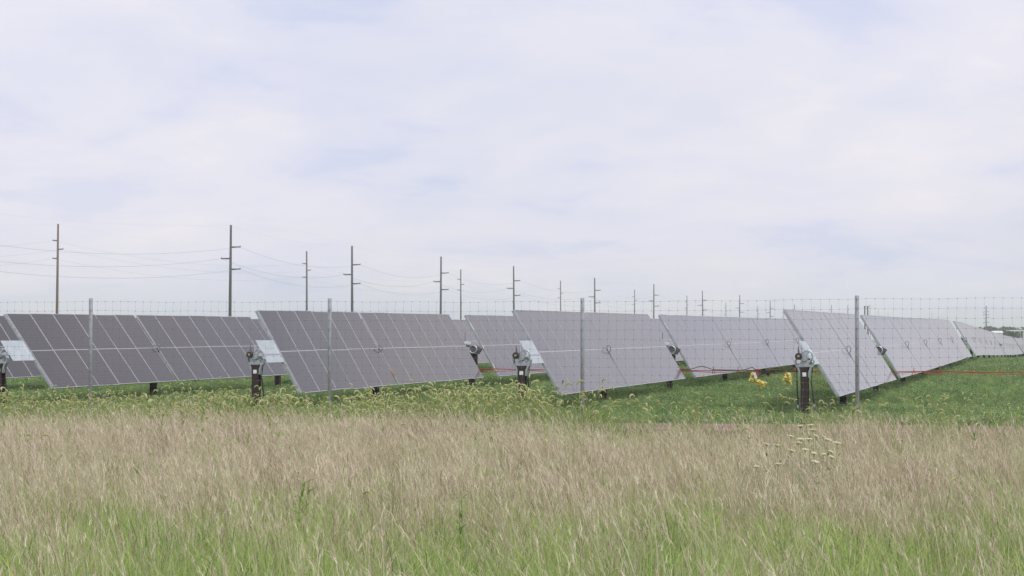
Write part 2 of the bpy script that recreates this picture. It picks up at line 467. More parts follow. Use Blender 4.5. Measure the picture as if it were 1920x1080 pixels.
def make_tracker(name, label, p0, tilt, layout, piers, ends=True, near_post=True, drive=None, plate=True, left_rod=False, stuff_after=None, group=None, tag_orange=False):
    """layout: list of (first module n, count) along the row; piers: n positions; drive: n of the drive pier"""
    base = Vector((p0.x, p0.y, 0))
    root = thing(name, label, 'solar tracker', base + Vector((0, 0, ground_z(p0.y))), RZ, group)
    gz0 = ground_z(p0.y)
    def hz(s_):                      # height of module centre line in root space
        return 1.40 + ground_z(p0.y + s_ * U.y) - gz0
    c, s = math.cos(tilt), math.sin(tilt)
    tubes = {}
    for (n0, cnt) in layout:
        s0, s1 = n0 * PIT, (n0 + cnt) * PIT
        h0, h1 = hz(s0), hz(s1)
        sl = math.atan2(h1 - h0, s1 - s0)
        RS = Matrix.Rotation(-sl, 4, 'Y')
        R = RS @ Matrix.Rotation(tilt, 4, 'X')
        for k in range(cnt):
            sm = s0 + (k + 0.5) * PIT
            hm = h0 + (h1 - h0) * (sm - s0) / (s1 - s0)
            o = link('solar_module', ME_mod, root)
            jit = Matrix.Rotation(rnd.gauss(0, 0.0022), 4, 'X') @ Matrix.Rotation(rnd.gauss(0, 0.0016), 4, 'Z')
            o.matrix_local = Matrix.Translation((sm, 0, hm + rnd.gauss(0, 0.003))) @ R @ jit
        key = round(s1 - s0, 2)
        if key not in tubes: tubes[key] = tube_mesh(s1 - s0 + 0.2)
        tb = link('torque_tube', tubes[key], root)
        off = Vector((0, s, -c)) * 0.11
        tb.matrix_local = Matrix.Translation(Vector((s0 - 0.1, 0, h0)) + off) @ RS
    rm = ring_mesh(tilt)
    for n in piers:
        s_ = n * PIT
        o = link('pier', ME_pier, root)
        g = ground_z(p0.y + s_ * U.y) - gz0
        top = hz(s_) - 0.20 - g
        o.location = (s_, 0.09, g); o.scale = (1, 1, top)
        if drive is None or abs(n - drive) > 0.3:
            r = link('bearing_ring', rm, root)
            r.location = Vector((s_, 0, hz(s_))) + Vector((0, -s, c)) * 0.03
    # edge rails on the exposed first edge after a gap
    M = Matrix(((1, 0, 0), (0, c, -s), (0, s, c)))
    def edge(n, first=False):
        s_ = n * PIT
        hh = hz(s_)
        rail = MB(); rail.box((0, 0, 0), (0.055, ML - 0.02, 0.05), 0, M)
        ro = rail.obj('edge_rail', M_galv, root, loc=Vector((s_ - 0.034, 0, hh)) + M @ Vector((0, 0, -0.045)))
        if not first:
            for f in (0.31, -0.02, -0.36):
                pb = MB(); pb.box((0, 0, 0), (0.05, 0.30 if abs(f) > 0.1 else 0.10, 0.012), 0, M)
                pb.obj('clamp_plate', M_galv_b, ro, loc=M @ Vector((0.0, f * ML, 0.034)))
    edge(layout[0][0], True)
    if drive is not None:
        for (n0, cnt) in layout:
            if 0 < n0 - drive < 1.5: edge(n0)
        build_drive(root, drive * PIT, hz(drive * PIT), tilt)
    if plate:
        pm = MB(); pm.box((0, 0, 0), (1.05, 0.60, 0.012), 0, M)
        po = pm.obj('end_plate', M_plate, root, loc=(-0.60, 0, hz(0)))
        rib = MB()
        rib.box((0, 0, 0), (1.05, 0.03, 0.03), 0, M)
        rib.obj('plate_rib', M_galv, po, loc=M @ Vector((0, 0, -0.024)))
    if near_post:
        build_end_post(root, -1.42, hz(0), tilt, left_rod)
    if tag_orange:
        ob = MB(); ob.box((0, 0, 0), (0.03, 0.16, 0.02), 0, M)
        ob.obj('orange_tag', M_orange, root, loc=Vector((6.12 * PIT, 0, hz(7))) + M @ Vector((0, -0.78, 0.01)))
    return root

def build_drive(root, s_, h, tilt):
    """gearbox, motor, hub and antenna on the drive pier in the gap"""
    g = MB()
    g.tube([(-0.16, 0.0, h - 0.12), (-0.12, 0.0, h - 0.12), (-0.12, 0, h - 0.12), (0.16, 0, h - 0.12)], [0.11, 0.15, 0.15, 0.13], 12)
    g.box((0.0, -0.12, h - 0.14), (0.17, 0.17, 0.20), 0, Matrix.Rotation(0.6, 3, 'X'))
    gb = g.obj('gearbox', M_dark, root, loc=(s_, 0, 0))
    m = MB(); m.tube([(-0.05, 0.10, h + 0.02), (-0.10, 0.36, h + 0.06)], [0.085, 0.085], 12)
    m.tube([(-0.10, 0.36, h + 0.06), (-0.102, 0.385, h + 0.063)], [0.07, 0.06], 12)
    m.obj('motor', M_galv, gb)
    f = MB(); f.torus((-0.17, 0, h - 0.12), 0.12, 0.022, Matrix.Rotation(math.pi / 2, 3, 'Y'), 16, 6)
    f.obj('flange', M_galv, gb)
    yk = MB()
    yk.box((0, 0.0, h - 0.42), (0.14, 0.16, 0.30)); yk.tube([(0, 0.0, h - 0.27), (0, -0.05, h - 0.62)], [0.09, 0.05], 8)
    yk.obj('yoke', M_rust, gb)
    a = MB(); a.tube([(-0.05, 0.30, h + 0.12), (-0.05, 0.30, h + 0.42)], 0.008, 5)
    a.obj('antenna', M_black, gb)

def build_end_post(root, s_, h, tilt, left_rod):
    g0 = 0.0
    pz = h - 0.30
    # post: H section, broad flange faces the camera
    p = MB()
    p.box((-0.075, 0, pz / 2 - 0.15), (0.010, 0.165, pz + 0.3))
    p.box((0.075, 0, pz / 2 - 0.15), (0.010, 0.165, pz + 0.3))
    p.box((0, 0, pz / 2 - 0.15), (0.1405, 0.009, pz + 0.3))
    post = p.obj('end_post', M_rust, root, loc=(s_, 0, 0))
    lab = MB(); lab.box((-0.084, 0.0, pz - 0.16), (0.006, 0.085, 0.085))
    lo = lab.obj('white_label', M_white, post)
    # two grey bars of print on the label
    pr = MB()
    for k, yy in enumerate((-0.022, 0.0, 0.022)):
        pr.box((-0.0885, yy, pz - 0.155), (0.002, 0.010, 0.045))
    pr.v = [tuple(v) for v in pr.v]
    # yoke: two curved galvanised arms rising from the post sides like a lyre
    for sg in (-1, 1):
        y = MB()
        prof = [(0.086, pz - 0.22), (0.098, pz - 0.12), (0.135, pz - 0.02), (0.185, pz + 0.05), (0.20, pz + 0.13), (0.165, pz + 0.19)]
        for k in range(len(prof) - 1):
            a, b = prof[k], prof[k + 1]
            dyy, dzz = (b[0] - a[0]), (b[1] - a[1])
            Lh = math.hypot(dyy, dzz)
            ang = math.atan2(dzz, dyy)
            y.box((0, sg * (a[0] + b[0]) / 2, (a[1] + b[1]) / 2), (0.12, Lh + 0.008, 0.022 + 0.02 * (k < 3)), 0, Matrix.Rotation(ang if sg > 0 else -ang, 3, 'X'))
        y.obj('yoke_arm', M_galv, post)
    cr = MB(); cr.box((0, 0, pz + 0.03), (0.13, 0.30, 0.05)); cr.box((0, 0, pz + 0.085), (0.10, 0.18, 0.06))
    cr.obj('cap_plate', M_galv, post)
    # bearing ring round the torque tube
    r = MB()
    r.torus((0, -0.055, h - 0.08), 0.115, 0.020, Matrix.Rotation(math.pi / 2, 3, 'Y') @ Matrix.Rotation(0.25, 3, 'Z'), 20, 6, sx=1.2)
    r.tube([(-0.10, 0.0, h - 0.10), (0.04, 0.0, h - 0.10)], [0.075, 0.09], 12)
    r.box((-0.04, -0.01, h - 0.06), (0.05, 0.05, 0.26), 0, Matrix.Rotation(0.75, 3, 'X'))
    r.obj('bearing', M_galv, post, smooth=False)
    tb = MB(); tb.tube([(-0.02, 0, h - 0.10), (1.4, 0, h - 0.10)], 0.064, 8)
    tb.obj('torque_tube', M_galv, post)
    # black round gear with a tan hub, upper left
    w = MB(); w.tube([(-0.17, 0.115, h - 0.07), (-0.15, 0.115, h - 0.07), (-0.05, 0.115, h - 0.07), (-0.03, 0.115, h - 0.07)], [0.060, 0.076, 0.076, 0.060], 16)
    wo = w.obj('damper_wheel', M_black, post)
    hb = MB(); hb.tube([(-0.185, 0.115, h - 0.07), (-0.165, 0.115, h - 0.07)], [0.022, 0.034], 10)
    hb.obj('hub', M_brass, wo) if False else hb.obj('wheel_hub', M_brass, post)
    fin = MB()
    fin.face([(-0.05, 0.10, h + 0.03), (-0.05, 0.145, h + 0.03), (-0.05, 0.135, h + 0.16)])
    fin.face([(-0.04, 0.145, h + 0.03), (-0.04, 0.10, h + 0.03), (-0.04, 0.135, h + 0.16)])
    fin.tube([(-0.045, 0.12, h - 0.02), (-0.045, 0.128, h + 0.15)], [0.022, 0.006], 6)
    fin.obj('pointer_fin', M_dark, post)
    fin2 = MB(); fin2.tube([(0.05, 0.05, h - 0.05), (0.05, 0.07, h + 0.17)], [0.03, 0.008], 5)
    fin2.obj('pointer_fin', M_galv, post)
    # damper rods
    rods = [(-1, (-0.175, pz - 0.0), (-0.10 - 0.04, pz - 0.30), (-0.205, 0.30))]
    if left_rod: rods.append((1, (0.17, pz - 0.02), (0.165, pz - 0.30), (0.145, 0.28)))
    for sg, a, b, cc in rods:
        d = MB()
        d.tube([(-0.02, a[0], a[1]), (-0.02, b[0], b[1])], 0.010, 6)
        d.tube([(-0.02, b[0], b[1]), (-0.02, cc[0], cc[1])], [0.016, 0.020], 8)
        d.obj('damper_rod', M_black, post)
        k = MB()
        k.box((-0.02, cc[0], cc[1] - 0.03), (0.05, 0.04, 0.06))
        k.tube([(-0.02, cc[0], cc[1] - 0.03), (-0.02, cc[0] * 0.35, cc[1] - 0.12)], 0.010, 5)
        k.tube([(-0.02, cc[0], cc[1] - 0.0), (-0.02, cc[0] * 0.35, cc[1] + 0.03)], 0.007, 5)
        k.obj('damper_bracket', M_galv, post)
    cl = MB()
    cl.box((-0.09, 0, 0.06), (0.02, 0.04, 0.05))
    cl.obj('foot_bolt', M_galv_b, post)

LAY = [(0, 6), (6.15, 7), (14.75, 8), (22.9, 8), (31.05, 8), (39.2, 8), (47.35, 8)]
PIERS = [6.075, 13.95, 22.83, 30.98, 39.13, 47.28]
T = math.radians
pA = pt(57, 662.5, 48.6); pB = pt(525, 660.5, 47.0); pC = pt(1010, 661, 45.5); pD = pt(1524, 660.5, 44.0)
pZ = pA - Vp * 6.5
G = 'rows of tilted solar modules'
make_tracker('solar_tracker', 'dark module row cut by the left edge, mostly hidden behind the next row',
             pZ, T(55), LAY, PIERS, drive=13.95, group=G)
make_tracker('solar_tracker', 'dark solar module row at far left, flatter tilt, crossed by the leftmost fence post',
             pA, T(54), LAY, PIERS, drive=13.95, group=G)
make_tracker('solar_tracker', 'dark grey solar module row with a small orange tag hanging in its first joint',
             pB, T(60), LAY, PIERS, drive=13.95, group=G, tag_orange=True)
make_tracker('solar_tracker', 'mid grey solar module row in the middle, yellow bags hanging before its far part',
             pC, T(59.3), LAY, PIERS, drive=13.95, group=G)
make_tracker('solar_tracker', 'palest near solar module row, its end post held by two black damper rods',
             pD, T(58), LAY, PIERS, drive=13.95, left_rod=True, group=G)
# trackers that follow beyond the end of the right-hand row
lay2 = []; n = 0.0; pr2 = []
while n < 100:
    lay2.append((n, 8)); n += 8.15; pr2.append(n - 0.07)
    if 41 < n < 50: n += 1.5
p2 = pD + U * (59.5 * PIT)
make_tracker('solar_tracker', 'pale receding module row beyond the end gap of the right-hand row',
             Vector((p2.x, p2.y, 0)), T(58), lay2, pr2[:-1], plate=False, group=G, drive=48.9 + 0.7)
p3 = pD + U * (172 * PIT)
make_tracker('solar_tracker', 'farthest pale module row cut by the right edge below the trees',
             Vector((p3.x, p3.y, 0)), T(58), lay2[:9], pr2[:8], plate=False, group=G)

# ------------------------------------------------------------------ red cable run with hangers through the drive gaps
def on_gap(n_perp, s_=15.35, z=0.55):
    """point on the cable line, n_perp metres to the right of row B"""
    p = Vector((pB.x, pB.y, 0)) + U * s_ + Vp * n_perp
    return Vector((p.x, p.y, ground_z(p.y) + z))
run = thing('messenger_cable', 'red and orange suspended cable run on small hangers crossing low behind the near modules', 'cable', on_gap(0.2) * 1.0)
base = run.location.copy()
def rel(p): return p - base
a0, a1 = 0.2, 24.0
hs = []
x_ = 0.9
while x_ < a1:
    hs.append(x_); x_ += 0.85 + (0.12 * math.sin(x_ * 3.1))
mb = MB(); pts_ = []
k_ = a0
while k_ <= a1:
    pts_.append(rel(on_gap(k_, z=0.67 + 0.012 * math.sin(k_ * 2.3)))); k_ += 0.35
mb.tube(pts_, 0.015, 6); mb.obj('messenger_wire', M_red, run, True)
mb = MB(); pts_ = []
k_ = a0
while k_ <= a1:
    pts_.append(rel(on_gap(k_, z=0.625 + 0.02 * math.sin(k_ * 3.7 + 1)))); k_ += 0.3
mb.tube(pts_, 0.010, 6); mb.obj('orange_cord', M_redor, run, True)
for h_ in hs:
    o = MB()
    o.torus((0, 0, 0), 0.07, 0.009, Matrix.Rotation(math.pi / 2, 3, 'X'), 10, 4, sx=0.5)
    o.tube([(0, 0, 0.05), (0, 0, 0.16)], 0.010, 4)
    o.obj('hanger', M_redor, run, loc=rel(on_gap(h_, z=0.63)))
# black conductors lifted at some hangers beside the yellow bags
mb = MB(); pts_ = []
for q in np.arange(6.3, 10.4, 0.12):
    bump_ = 0.10 * max(0, math.cos((q - 7.4) * 2 * math.pi / 1.6)) ** 2
    if q > 9.0: bump_ = 0.0
    pts_.append(rel(on_gap(q, s_=15.3, z=0.71 + bump_ - 0.01 * (q - 6))))
mb.tube(pts_, 0.012, 6); mb.obj('black_cable', M_black, run, True)
cn = MB()
cn.box((0, 0, -0.02), (0.20, 0.08, 0.05)); cn.box((0.06, 0, -0.09), (0.10, 0.06, 0.09), 0, Matrix.Rotation(0.5, 3, 'Y'))
cn.box((-0.18, 0, 0.0), (0.14, 0.05, 0.03)); cn.box((0.2, 0, -0.01), (0.14, 0.04, 0.04))
cn.obj('cable_connector', M_black, run, loc=rel(on_gap(9.35, s_=15.25, z=0.65)))

def puff(poly, bulge, seed, rings=5):
    """crumpled plastic film: outline filled towards its centre on both sides, puffed and creased"""
    r = random.Random(seed)
    P = []
    for i in range(len(poly)):
        a, b_ = Vector((poly[i][0], 0, poly[i][1])), Vector((poly[(i + 1) % len(poly)][0], 0, poly[(i + 1) % len(poly)][1]))
        for f in (0, .33, .66): P.append(a.lerp(b_, f) + Vector((r.gauss(0, .006), r.gauss(0, .02), r.gauss(0, .006))))
    c = sum(P, Vector()) / len(P)
    n = len(P); mb = MB()
    for side in (-1, 1):
        o = len(mb.v)
        for k in range(rings):
            t = 1 - k / rings
            for p in P:
                q = c.lerp(p, t)
                cr = r.gauss(0, .028) if 0 < k else 0
                mb.v.append((q.x + r.gauss(0, .006) * (k > 0), q.y * t + side * (bulge * (1 - t * t)) + cr, q.z + r.gauss(0, .006) * (k > 0)))
        mb.v.append((c.x, side * bulge, c.z)); ci_ = len(mb.v) - 1
        for k in range(rings - 1):
            for i in range(n):
                f = (o + k * n + i, o + k * n + (i + 1) % n, o + (k + 1) * n + (i + 1) % n, o + (k + 1) * n + i)
                mb.f.append(f if side < 0 else f[::-1]); mb.m.append(0)
        for i in range(n):
            f = (o + (rings - 1) * n + i, o + (rings - 1) * n + (i + 1) % n, ci_)
            mb.f.append(f if side < 0 else f[::-1]); mb.m.append(0)
    return mb
cp = pt(1411, 696, 60.2)
b1 = thing('plastic_bag', 'larger torn yellow plastic bag with a white tag, hanging from the red cable', 'bag', cp, 0, 'yellow bags on the red cable')
puff([(0, .02), (-.05, -.06), (-.13, -.28), (-.10, -.33), (.04, -.36), (.15, -.30), (.12, -.18), (.04, -.10)], .05, 4).obj('film', M_yellow, b1)
puff([(.06, -.27), (.20, -.24), (.30, -.30), (.45, -.35), (.40, -.44), (.27, -.58), (.20, -.52), (.10, -.40)], .08, 5).obj('film', M_yellow, b1)
wt = MB(); wt.box((0.065, -0.10, -0.12), (0.08, 0.004, 0.21), 0, Matrix.Rotation(-0.35, 3, 'Y')); wt.obj('paper_tag', M_white, b1)
rt = MB(); rt.box((0.14, -0.06, -0.03), (0.09, 0.02, 0.20), 0, Matrix.Rotation(-0.1, 3, 'Y')); rt.obj('red_strap', M_red, b1)
cp = pt(1474, 699, 59.9)
b2 = thing('plastic_bag', 'smaller yellow plastic bag hanging from the red cable beside the palest row', 'bag', cp, 0, 'yellow bags on the red cable')
puff([(-.01, .02), (-.05, -.08), (-.11, -.22), (-.07, -.37), (.0, -.28), (.17, -.36), (.18, -.22), (.14, 0.0), (.06, .02)], .07, 9).obj('film', M_yellow, b2)
k = MB(); k.tube([(0.03, 0, -0.03), (0, 0, 0.05)], [0.03, 0.012], 6); k.obj('knot', M_yellow, b2)

# ------------------------------------------------------------------ wire fence
fence = thing('wire_fence', 'tall galvanised wire mesh fence on round posts crossing in front of the solar rows', 'fence', (FP[1][0], FP[1][1], 0))
fb = fence.location.copy()
tops = [0.738, 0.738, 0.716, 0.700, 0.724, 0.76]
for i, (x, y) in enumerate(FP):
    hh = CAMZ + tops[i] + 0.03
    p = MB(); p.tube([(0, 0, -0.3), (0, 0, hh - 0.012), (0, 0, hh)], [0.037, 0.037, 0.030], 14)
    # wire clips
    po = p.obj('fence_post', M_fencepost, fence, True, loc=(x - fb.x, y - fb.y, 0))
    cm = MB()
    for zc_ in np.arange(0.35, hh - 0.05, 0.36):
        cm.torus((0, 0, zc_), 0.040, 0.004, None, 10, 4)
    cm.obj('wire_clip', M_galv, po)['kind'] = 'stuff'
HW = [0.0, -0.178, -0.356, -0.534, -0.712, -0.89, -1.06, -1.22, -1.37, -1.51, -1.64, -1.76, -1.87, -1.97, -2.07, -2.16]
SPC = 0.162
for i in range(len(FP) - 1):
    A = Vector((*FP[i], 0)) - fb; B = Vector((*FP[i + 1], 0)) - fb
    tA, tB = CAMZ + tops[i] - 0.035, CAMZ + tops[i + 1] - 0.035
    Ln = (B - A).length
    nv = int(round(Ln / SPC))
    d = (B - A) / Ln; nrm = Vector((-d.y, d.x, 0))
    mb = MB()
    off = -nrm * 0.045 if nrm.y > 0 else nrm * 0.045
    ph = rnd.random() * 6
    def wp(f, k):
        sagz = -0.012 * math.sin(math.pi * f) + 0.006 * math.sin(f * 17 + k * 1.3 + ph)
        sway = 0.012 * math.sin(f * 9 + k * 0.8 + ph)
        return A.lerp(B, f) + off + Vector((0, sway, tA + (tB - tA) * f + HW[k] + sagz)) + d * (0.010 * math.sin(k * 0.9 + f * 7))
    for k in range(len(HW)):
        pts_ = [wp(f, k) for f in np.linspace(0, 1, nv + 1)]
        mb.tube(pts_, 0.0013, 3, 0, False)
    for q in range(nv + 1):
        f = q / nv
        mb.tube([wp(f, k) + Vector((0.004 * rnd.uniform(-1, 1), 0, 0)) for k in range(len(HW))], 0.0011, 3, 0, False)
        for k in range(len(HW)):
            mb.box(wp(f, k), (0.012, 0.010, 0.014))
    mb.obj('wire_mesh', M_wire, fence)

# ------------------------------------------------------------------ utility poles and their cables
def pole(x, ytop, Y, arms, rad, material, label, group, arm_len, name='utility_pole'):
    top = pt(x, ytop, Y)
    g = ground_z(Y) - 0.5
    o = thing(name, label, 'utility pole', (top.x, Y, g), 0, group)
    H = top.z - g
    lean = rnd.uniform(-0.007, 0.007) * H
    m = MB(); m.tube([(lean, 0, 0), (lean * 0.5, 0, H * 0.5), (0, 0, H)], [rad * 1.25, rad * 1.05, rad * 0.75], 10)
    m.obj('pole', material, o, True)
    tips = []
    for (sg, dz_) in arms:
        z = H - dz_
        a = MB()
        dirv = Vp if sg > 0 else -Vp
        e = dirv * arm_len
        a.tube([(0, 0, z), tuple(e * 0.9 + Vector((0, 0, z + 0.02))), tuple(e + Vector((0, 0, z + 0.04)))], [0.17, 0.12, 0.16], 6)
        ao = a.obj('cross_arm', M_pole, o)
        ins = MB(); ins.tube([tuple(e + Vector((0, 0, z + 0.30))), tuple(e + Vector((0, 0, z + 0.05)))], [0.06, 0.14], 6)
        ins.obj('insulator', M_steelpole, ao)
        tips.append(Vector((top.x, Y, g + z)) + e)
    tips.append(Vector((top.x, Y, top.z)))
    return o, tips
L1 = [(433, 422), (660, 461), (827, 481), (963, 499), (1115, 521), (1226, 533), (1317, 545), (1387, 553), (1444, 564),
      (1490, 571), (1559, 571.5), (1589.5, 572), (1631, 571)]
L2 = [(109, 420), (575, 471), (864, 505), (1051, 526), (1190, 543), (1288, 554), (1361, 567), (1421, 574), (1469, 577),
      (1526.5, 575), (1647, 579), (1665, 584), (1747, 583)]
words1 = ['tallest dark pole with three wide staggered arms, above the leftmost module row',
          'dark three-armed pole behind the module row with the orange tag',
          'dark three-armed pole above the far end of the second module row',
          'dark three-armed pole just left of the top corner of the middle row',
          'dark three-armed pole just right of the fence post at the middle row',
          'dark three-armed pole over the gap of the middle row',
          'dark three-armed pole second right of the middle row gap',
          'small three-armed pole third right of the middle row gap',
          'small three-armed pole left of the palest row corner',
          'thin pole top showing just above the palest row corner',
          'thin pole top midway over the palest row', 'thin pole top just left of the right-hand fence post',
          'thin pole top right of the pair of dark posts']
words2 = ['reddish pole at far left above the first module row', 'slim pole between the two tallest dark poles',
          'slim pole over the gap at the end of the second row', 'slim pole left of the fence post at the middle row',
          'slim pole over the far end of the middle row near section', 'slim pole behind the middle row far section',
          'short slim pole top behind the middle row, fifth of its line',
          'short slim pole top beside a three-armed one, left of the palest row',
          'short slim pole touching the sky at the palest row corner',
          'tiny slim pole top over the first modules of the palest row',
          'tiny slim pole top over the palest row, right of the fence post', 'tiny faint pole top right of the fence post, second',
          'tiny faint pole top high above the far end of the palest row']
allt1 = []; allt2 = []
for i, (x, y) in enumerate(L1):
    Y = 370 * 1567 / (2000 - x)
    sc_ = Y * (1.0 if i else 1.0)
    arms = [(1, 4.15), (-1, 6.3), (1, 8.3)] if i < 10 else []
    o, t = pole(x, y, Y, arms, 0.26, M_pole, words1[i], 'nearer line of utility poles', 1.9)
    if arms: allt1.append(t)
for i, (x, y) in enumerate(L2):
    Y = 440 * 1891 / (2000 - x)
    arms = [(-1, 3.7), (1, 5.65), (-1, 7.7)] if i < 9 else []
    o, t = pole(x, y, Y, arms, 0.27, M_pole2 if i == 0 else M_pole, words2[i], 'farther line of slim utility poles', 1.25)
    if arms: allt2.append(t)
# the next pole of each line stands outside the frame on the left: its tips only guide the cables
t0 = [v + Vector((-45, -85, 0)) + Vector((0, 0, 0.5)) for v in allt1[0]]
allt1 = [t0] + allt1
t0 = [v - (allt2[1][k] - v) * 0.9 for k, v in enumerate(allt2[0])]
allt2 = [t0] + allt2
cab = ['upper right', 'left', 'lower right', 'topmost']
cab2 = ['upper left', 'right', 'lower left', 'topmost']
for tips, cw, nm, r_, sag_ in ((allt1, cab, 'nearer', 0.017, 1.9), (allt2, cab2, 'farther', 0.011, 2.6)):
    for k in range(4):
        mb = MB(); P = []
        for i in range(len(tips) - 1):
            a, b = tips[i][k], tips[i + 1][k]
            s0 = sag_ * (1.6 if (i == 0) else 1) * (0.6 if k == 3 else 1)
            for f in np.linspace(0, 1, 13)[(0 if i == 0 else 1):]:
                P.append(a.lerp(b, f) - Vector((0, 0, s0 * 4 * f * (1 - f))))
        o0 = P[0].copy()
        mb.tube([p - o0 for p in P], r_ * (0.35 if k == 3 else 1), 4, 0, False)
        o = mb.obj('power_cable', M_cable, loc=o0)
        tag(o, f'{cw[k]} overhead cable strung along the {nm} line of poles', 'power cable', 'overhead cables')

# pair of short dark posts and a grey steel pole with many short arms
for x in (1621.5, 1627):
    top = pt(x, 574, 420); g = ground_z(420) - 0.3
    m = MB(); m.tube([(0, 0, 0), (0, 0, top.z - g)], [0.14, 0.12], 8); m.box((0, 0, top.z - g - 0.1), (0.34, 0.3, 0.2))
    o = m.obj('wooden_post', M_black, loc=(top.x, 420, g))
    tag(o, 'left one of two short black posts beside the right-hand fence post' if x < 1625 else 'right one of two short black posts beside the right-hand fence post', 'post', 'pair of black posts')
Y = 640
top = pt(1849, 573.5, Y); g = ground_z(Y) - 1
o = thing('transmission_pole', 'grey steel pole with short arms on both sides, alone left of the far trees', 'utility pole', (top.x, Y, g))
m = MB(); m.tube([(0, 0, 0), (0, 0, top.z - g)], [0.34, 0.16], 10); m.obj('pole', M_steelpole, o, True)
for sg, yy in ((-1, 585), (-1, 590), (-1, 605), (1, 584.5), (1, 590), (1, 595), (1, 604.5)):
    z = pt(1849, yy, Y).z - g
    a = MB(); a.tube([(0, 0, z), (sg * 0.85, 0, z + 0.03)], [0.07, 0.05], 5); a.tube([(sg * 0.85, 0, z + 0.12), (sg * 0.85, 0, z - 0.25)], 0.09, 6)
    a.obj('insulator_arm', M_steelpole, o)

# ------------------------------------------------------------------ far trees and pale structure
def crown_mesh(seed, w, h):
    r = np.random.default_rng(seed)
    lobes = [(r.uniform(-.32, .32) * w, r.uniform(-.3, .3) * w, h * r.uniform(.35, .8), r.uniform(.16, .30) * w) for _ in range(11)]
    mb = MB()
    for cx, cy, cz, R in lobes:
        for _ in range(150):
            d = r.normal(size=3); d /= np.linalg.norm(d)
            q = R * (0.65 + 0.4 * r.random())
            c = Vector((cx + d[0] * q, cy + d[1] * q, cz + d[2] * q * 0.85))
            s_ = 0.25 + 0.3 * r.random()
            a = Vector(r.normal(size=3)).normalized(); b = a.cross(Vector(r.normal(size=3))).normalized()
            mb.face([c - a * s_, c + b * s_, c + a * s_, c - b * s_])
    return mb
tree_spec = [(1846, 611.5, 8, 'low dark tree at the foot of the grey steel pole'),
             (1866, 609.5, 9, 'round-topped dark tree, first of the far tree line'),
             (1875, 611, 8, 'dark tree right behind the round-topped one'),
             (1886, 612, 7, 'dark tree in the middle of the far tree line'),
             (1893, 619, 5, 'small green tree standing in front of the far tree line'),
             (1899, 613, 8, 'dark tree behind the pale frame structure'),
             (1908, 612, 7, 'dark tree over the right part of the pale frame structure'),
             (1917, 611.5, 8, 'dark tree cut by the right edge of the photo'),
             (1927, 611, 9, 'dark tree beyond the right edge')]
for i, (x, y, w, lb) in enumerate(tree_spec):
    Y = 860 + 25 * (i % 3)
    if i == 4: Y = 640
    top = pt(x, y, Y); g = ground_z(Y) - 0.3
    H = top.z - g
    o = thing('broadleaf_tree', lb, 'tree', (top.x, Y, g), 0, 'far tree line')
    tr = MB()
    tr.tube([(0, 0, 0), (0.1, 0, H * .35), (0, 0.1, H * .6)], [0.28, 0.2, 0.1], 7)
    tr.tube([(0.1, 0, H * .33), (1.0, 0.3, H * .62)], [0.12, 0.05], 5)
    tr.tube([(0.1, 0, H * .3), (-1.1, -0.3, H * .58)], [0.12, 0.05], 5)
    tr.obj('trunk', M_trunk, o)
    cmesh = crown_mesh(20 + i, w * 1.15, H)
    zs = max(v[2] for v in cmesh.v)
    cmesh.v = [(v[0], v[1], v[2] * H / zs) for v in cmesh.v]
    cmesh.obj('crown', M_crown, o)
Y = 700
bx = pt(1912, 624, Y); g = ground_z(Y)
o = thing('steel_frame_structure', 'pale open frame structure with flat roof beams in front of the far trees', 'structure', (bx.x, Y, g))
H = bx.z - g + 0.6
fr = MB()
for x in np.arange(-3.4, 6.1, 1.55):
    for yy in (0, 4):
        fr.box((x, yy, H / 2), (0.22, 0.22, H))
fr.obj('columns', M_white, o)
rf = MB(); rf.box((1.2, 2, H + 0.2), (9.8, 4.6, 0.35)); rf.obj('roof', M_white, o)
rf = MB(); rf.box((1.2, 0, H * 0.55), (9.4, 0.12, 0.2)); rf.obj('rail', M_white, o)
bx = pt(1869, 624, 620); g = ground_z(620)
o = thing('low_shed', 'low pale roofed shed just left of the small green tree', 'shed', (bx.x, 620, g))
H = pt(1869, 623, 620).z - g
w = MB(); w.box((0, 0, H / 2 - 0.1), (3.0, 3, H - 0.2)); w.obj('walls', M_backsheet, o)
w = MB()
w.face([(-1.7, -1.7, H - 0.15), (1.7, -1.7, H - 0.15), (1.7, 0, H + 0.45), (-1.7, 0, H + 0.45)])
w.face([(1.7, 1.7, H - 0.15), (-1.7, 1.7, H - 0.15), (-1.7, 0, H + 0.45), (1.7, 0, H + 0.45)])
w.face([(-1.7, -1.7, H - 0.16), (-1.7, 1.7, H - 0.16), (-1.7, 0, H + 0.44)])
w.face([(1.7, 1.7, H - 0.16), (1.7, -1.7, H - 0.16), (1.7, 0, H + 0.44)])
w.obj('roof', M_white, o)

